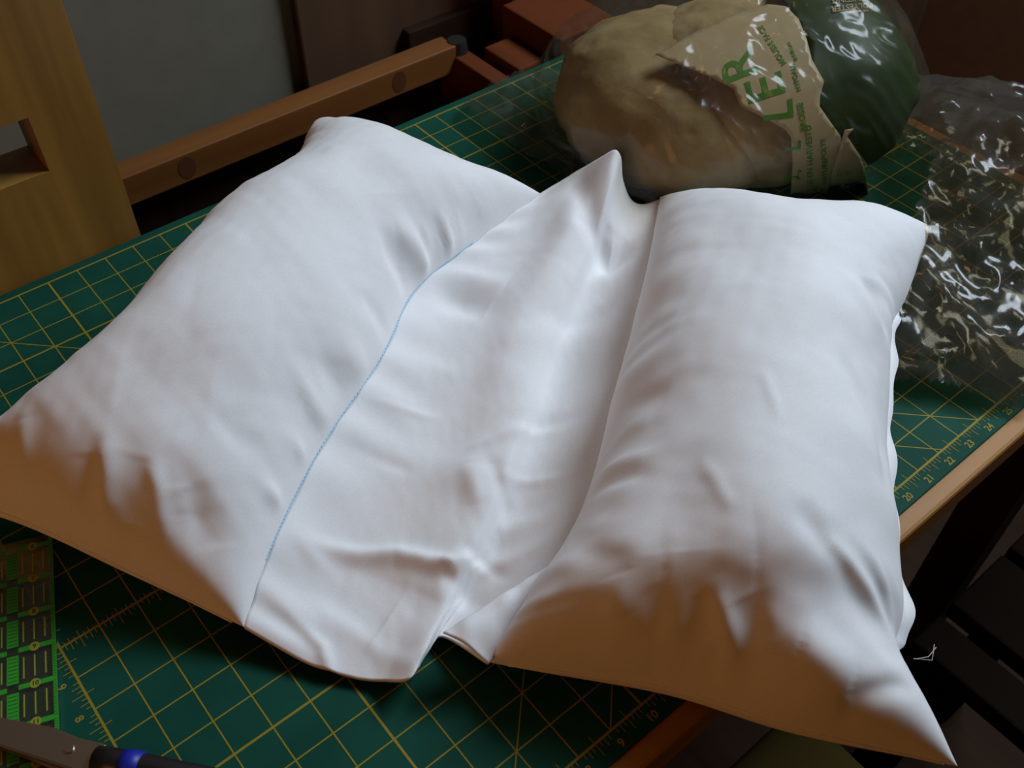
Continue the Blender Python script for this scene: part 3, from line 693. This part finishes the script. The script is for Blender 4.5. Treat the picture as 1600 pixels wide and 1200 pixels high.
# clear crumpled film: height field draped over the stuffing and lying loose on the mat
def film_sheet(name, poly, hfun, m, parent, step=0.16):
    xs = [p[0] for p in poly]; ys = [p[1] for p in poly]
    nx = int((max(xs) - min(xs)) / step) + 2; ny = int((max(ys) - min(ys)) / step) + 2
    def inside(x, y):
        c = False; n = len(poly); j = n - 1
        for i in range(n):
            xi, yi = poly[i]; xj, yj = poly[j]
            if (yi > y) != (yj > y) and x < (xj - xi) * (y - yi) / (yj - yi) + xi: c = not c
            j = i
        return c
    idx = {}; V = []; F = []
    for i in range(nx):
        for j in range(ny):
            x, y = min(xs) + i * step, min(ys) + j * step
            wx = x + .12 * math.sin(y * 3); wy = y + .12 * math.sin(x * 2.3)
            if inside(wx, wy):
                idx[i, j] = len(V); V.append((wx, wy, hfun(wx, wy)))
    for (i, j), a in idx.items():
        if (i + 1, j) in idx and (i + 1, j + 1) in idx and (i, j + 1) in idx:
            F.append((a, idx[i + 1, j], idx[i + 1, j + 1], idx[i, j + 1]))
    return mesh_obj(name, V, F, m, parent, True)
def top_at(x, y):
    h, n_, i_, d_ = tree.ray_cast(Vector((x, y, 30)), Vector((0, 0, -1)))
    return h.z if h is not None else 0.0
def crump(x, y, sc, seed):
    v = Vector((x * sc + seed, y * sc - seed, seed * .37))
    a = 1 - abs(noise.noise(v)) * 2.6; b = 1 - abs(noise.noise(v * 2.3 + Vector((5, 1, 0)))) * 2.6
    c = 1 - abs(noise.noise(v * 5.1 + Vector((2, 7, 0)))) * 2.6
    return max(0, .55 * a + .3 * b + .15 * c)
def smooth_top(x, y):
    z = 0.0; wsum = 0
    for r_, n_ in ((0, 1), (.9, 8), (1.8, 8)):
        for k in range(n_):
            z_ = top_at(x + r_ * math.cos(k * PI / 4), y + r_ * math.sin(k * PI / 4))
            z += z_; wsum += 1
    return z / wsum
def h_bag(x, y):
    return max(top_at(x, y) + .12, smooth_top(x, y)) + .1 + .32 * crump(x, y, .55, 3.1)
BAGP = [(21.6, 12.6), (22.9, 13.6), (26, 13.2), (31, 11.5), (35, 7.5), (35.5, 0.5), (33, -3.2), (27.5, -3.4), (24.4, 0.2), (21.6, 4.0), (21.0, 8.0)]
def shell_noise(c):
    return .30 * crump(c.x + c.z * .7, c.y - c.z * .5, .40, 4.7) + .05 * noise.noise(c * 1.1)
bm = bmesh.new()
cc = Vector((28.2, 3.6, 2.8))
bmesh.ops.create_icosphere(bm, subdivisions=7, radius=14, matrix=Matrix.Translation(cc))
for v in bm.verts:
    d_ = (cc - v.co).normalized()
    h_, a1, a2, a3 = tree_s.ray_cast(v.co, d_)
    v.co = h_ - d_ * (.12 + shell_noise(h_))
    v.co.z = max(v.co.z, 0.02)
bm_obj('clear_film', bm, M['film'], bag, True)
def h_flat(x, y):
    return .10 + .42 * crump(x, y, .5, 3.1) + hump(x, y, 24, 8.5, 4, 5, .9)
BAGP = [(21.6, 12.2), (22.6, 12.9), (26, 12.6), (30, 11.0), (28, 6), (24, 4.4), (21.7, 4.6), (21.3, 8.0)]

def hump(x, y, cx, cy, rx, ry, h):
    d = ((x - cx) / rx) ** 2 + ((y - cy) / ry) ** 2
    return h * max(0, 1 - d) ** .7
def h_a(x, y):
    return .12 + hump(x, y, 29, -6.0, 7, 5.5, 2.0) + hump(x, y, 33.5, -3.5, 6, 7, 3.0) + .8 * crump(x, y, .26, 9.3) * (0.4 + min(1, hump(x, y, 30, -5.5, 8, 6, 1.2)))
def h_c(x, y):
    return .06 + .5 * hump(x, y, 29, -6.0, 7, 5.5, 2.2) + .4 * hump(x, y, 33.5, -3.5, 6, 7, 3.0) + .6 * crump(x, y, .6, 21.7) * (0.3 + min(1, hump(x, y, 30, -5.5, 8, 6, 1.2)))
film_sheet('loose_film', BAGP, h_flat, M['film_loose'], bag)
CP = [(22.6, -7.6), (23.9, -9.2), (24.8, -10.7), (27, -11.0), (31, -10.6), (36, -9.5), (39, -6), (39.5, 0), (37, 4.0), (34.6, 3.2), (32.6, -0.6), (29.5, -3.6), (26.4, -5.2), (23.6, -6.4)]
film_sheet('loose_film', CP, h_a, M['film_loose'], bag, 0.15)
film_sheet('loose_film', [(p[0] * .985 + .45, p[1] * .97) for p in CP], h_c, M['film_loose'], bag, 0.17)
film_sheet('loose_film', [(p[0] * .97 + .9, p[1] * .93 + .1) for p in CP], lambda x, y: .5 * (h_a(x + 1.3, y - .9) + h_c(x, y)) , M['film_loose'], bag, 0.17)
